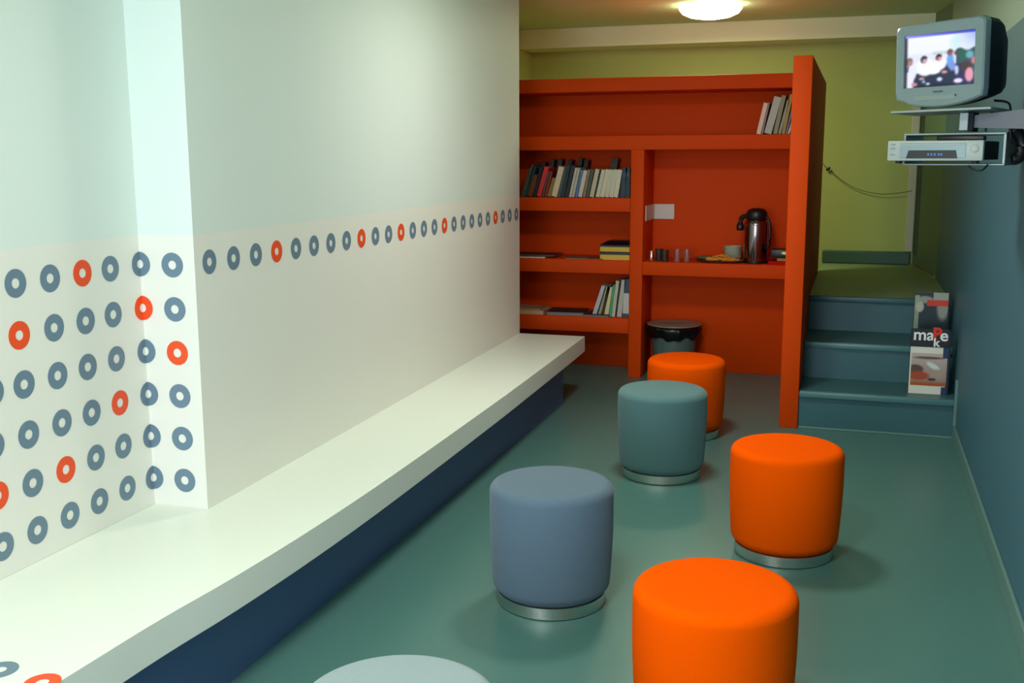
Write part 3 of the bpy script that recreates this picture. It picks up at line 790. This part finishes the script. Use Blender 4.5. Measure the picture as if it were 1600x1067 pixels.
# slight bulge of the tube face
for v in o.data.vertices:
    v.co.y = -.006*(1-(v.co.x/.13)**2)*(1-((v.co.z-.0975)/.1)**2)+.0
obj('badge_or_highlight', bx(-.016, .022, -.0008, .0012, -.1155, -.1105), mat('badge_ink', (70, 78, 90), .4), tv)
obj('control_flap', bx(-.09, .068, -.0006, .0012, -.143, -.127, bev=.0005), mat('flap_silver', (150, 162, 158), .35, metal=.3), tv)
obj('power_button', xf(lathe([(0, 0), (.004, 0), (.004, .003), (0, .003)], 14), Matrix.Translation((.073, .0015, -.130)) @ Matrix.Rotation(PI/2, 4, 'X')), mat('badge_ink', (70, 78, 90), .4), tv)

# bracket: tray, upright, wall arm, lower rack
bk = thing('wall_bracket', 'silver swivel wall bracket carrying the television and video recorder', 'bracket', (.272, 4.40, 1.659), -math.radians(18))
M_brk = mat('bracket_silver', (150, 160, 158), .4, metal=.4)
M_arm = mat('arm_grey', (138, 138, 150), .45, metal=.2)
obj('tray', xf(bx(-.172, .19, -.01, .33, .148, .158, bev=.003), Matrix.Rotation(-.02, 4, 'Y')), M_brk, bk)
obj('post', bx(.052, .085, .10, .19, .078, .147, bev=.003), M_brk, bk)
obj('post', bx(.086, .104, .10, .185, .075, .147, bev=.003), M_dark, bk)
# arm runs from the post to the wall, nearer the camera
b = bmesh.new(); p0_ = Vector((.095, .13, .112)); 
inv = Matrix.Rotation(math.radians(18), 4, 'Z')
pw = inv @ (Vector((.604, 4.30, 1.775))-Vector((.272, 4.40, 1.659)))
d_ = (pw-p0_); nrm = Vector((-d_.y, d_.x, 0)).normalized()*.012
for z0_, z1_, e in ((-.024, .024, 0),):
    vs = []
    for P_, hh in ((p0_, .022), (pw, .038)):
        for s1_ in (-1, 1):
            for s2_ in (-1, 1): vs.append(b.verts.new(P_+nrm*s1_+Vector((0, 0, hh*s2_))))
    for f in ((0, 1, 3, 2), (4, 5, 7, 6), (0, 1, 5, 4), (2, 3, 7, 6), (0, 2, 6, 4), (1, 3, 7, 5)): b.faces.new([vs[i] for i in f])
obj('wall_arm', b, M_arm, bk)
obj('wall_plate', xf(bx(-.055, .055, 0, .012, -.085, .085, bev=.003), Matrix.Translation(pw+inv.to_3x3() @ Vector((-.0, 0, 0))) @ Matrix.Rotation(math.radians(18)-PI/2+0, 4, 'Z') @ Matrix.Translation((0, -.012, 0))), M_arm, bk)
# lower rack frame around the recorder
b = bmesh.new()
add_box(b, -.138, .232, .06, .30, .062, .070, bev=.002); add_box(b, -.138, .232, .06, .30, -.052, -.045, bev=.002)
add_box(b, .224, .232, .06, .30, -.045, .062); add_box(b, -.138, -.131, .06, .30, -.045, .062)
obj('rack', b, M_brk, bk)
obj('rod', tube([(.150, .10, .073), (.150, .10, .092)], .004, 8), M_black, bk); obj('rod', tube([(.165, .11, .130), (.165, .11, .147)], .004, 8), M_black, bk)

vc = thing('video_recorder', 'silver video recorder in the rack under the television', 'video recorder', (.272, 4.38, 1.660), -math.radians(18))
# front face plane sits where the rack opens
obj('case', bx(-.168, .166, .012, .26, -.032, .037, bev=.003), M_dark, vc)
smooth_by_angle(obj('front_panel', bx(-.178, .168, -.012, .012, -.035, .040, bev=.004), M_silver2, vc))
obj('cassette_flap', bx(-.130, .108, -.0145, -.012, -.024, .030, bev=.001), M_silver, vc)
obj('flap_edge', bx(-.130, .106, -.0165, -.0145, .022, .026, bev=.0005), M_silver2, vc)
bmd = bmesh.new(); add_prism(bmd, [(-.106, -.026), (.080, -.026), (.074, .004), (-.098, .004)], 0, .002)
obj('display', xf(bmd, Matrix.Translation((0, -.0147, 0)) @ Matrix.Rotation(PI/2, 4, 'X')), M_black, vc)
b = bmesh.new()
for x in (-.028, -.016, -.004, .010, .020): add_box(b, x, x+.007, -.0172, -.0168, -.016, -.007)
obj('display_digits', b, mat('digits', (40, 90, 130), .4, emit=(50, 120, 190), estr=.5), vc)
obj('jog_dial', xf(lathe([(0, 0), (.013, 0), (.015, .001), (.015, .004), (.011, .006), (0, .005)], 28), Matrix.Translation((.139, -.012, .010)) @ Matrix.Rotation(PI/2, 4, 'X')), M_silver2, vc)
for z in (.026, .012, -.012): obj('button', bx(-.168, -.150, -.0145, -.012, z-.003, z+.003, bev=.001), M_silver, vc)
for x in (-.145, .135): obj('foot', lathe([(0, -.010), (.012, -.010), (.014, 0), (0, 0)], 16, off=(x, .03, -.0355)), M_black, vc)
rc = thing('remote_control', 'long black remote control lying on the video recorder', 'remote control', (.272+.03, 4.39, 1.6985), -math.radians(18))
smooth_by_angle(obj('remote_body', bx(-.035, .135, .006, .052, 0, .020, bev=.006), M_black, rc))
obj('keypad', bx(-.025, .125, .012, .046, .0203, .0213), M_dark, rc)
# cables at the back of the bracket
A_ = inv.inverted()
def W_(x, y, z): 
    v_ = Matrix.Rotation(-math.radians(18), 4, 'Z') @ Vector((x, y, z)); return (v_.x+.272, v_.y+4.40, v_.z+1.659)
cab = thing('power_cable', 'black cable looping from the television down to the recorder', 'cable', W_(.2, .2, .2))
off = Vector(cab.location)
obj('cable_line', tube([Vector(W_(*p_))-off for p_ in ((.160, .16, .190), (.215, .14, .178), (.232, .10, .130), (.238, .08, .080), (.245, .09, .030))], .0045, 8), M_black, cab, smooth=True)
obj('cable_bundle', tube([Vector(W_(*p_))-off for p_ in ((.240, .11, .085), (.262, .13, .060), (.272, .14, .020), (.266, .13, -.022), (.246, .12, -.030))], .022, 10), M_black, cab, smooth=True)
cab2 = thing('looped_cable', 'small black cable loop hanging under the recorder', 'cable', W_(.14, -.0, -.05))
off = Vector(cab2.location)
obj('cable_line', tube([Vector(W_(*p_))-off for p_ in ((.118, .005, -.052), (.135, 0, -.066), (.165, 0, -.070), (.178, .01, -.058), (.180, .03, -.050))], .0035, 8), M_black, cab2, smooth=True)

bpy.context.view_layer.update()
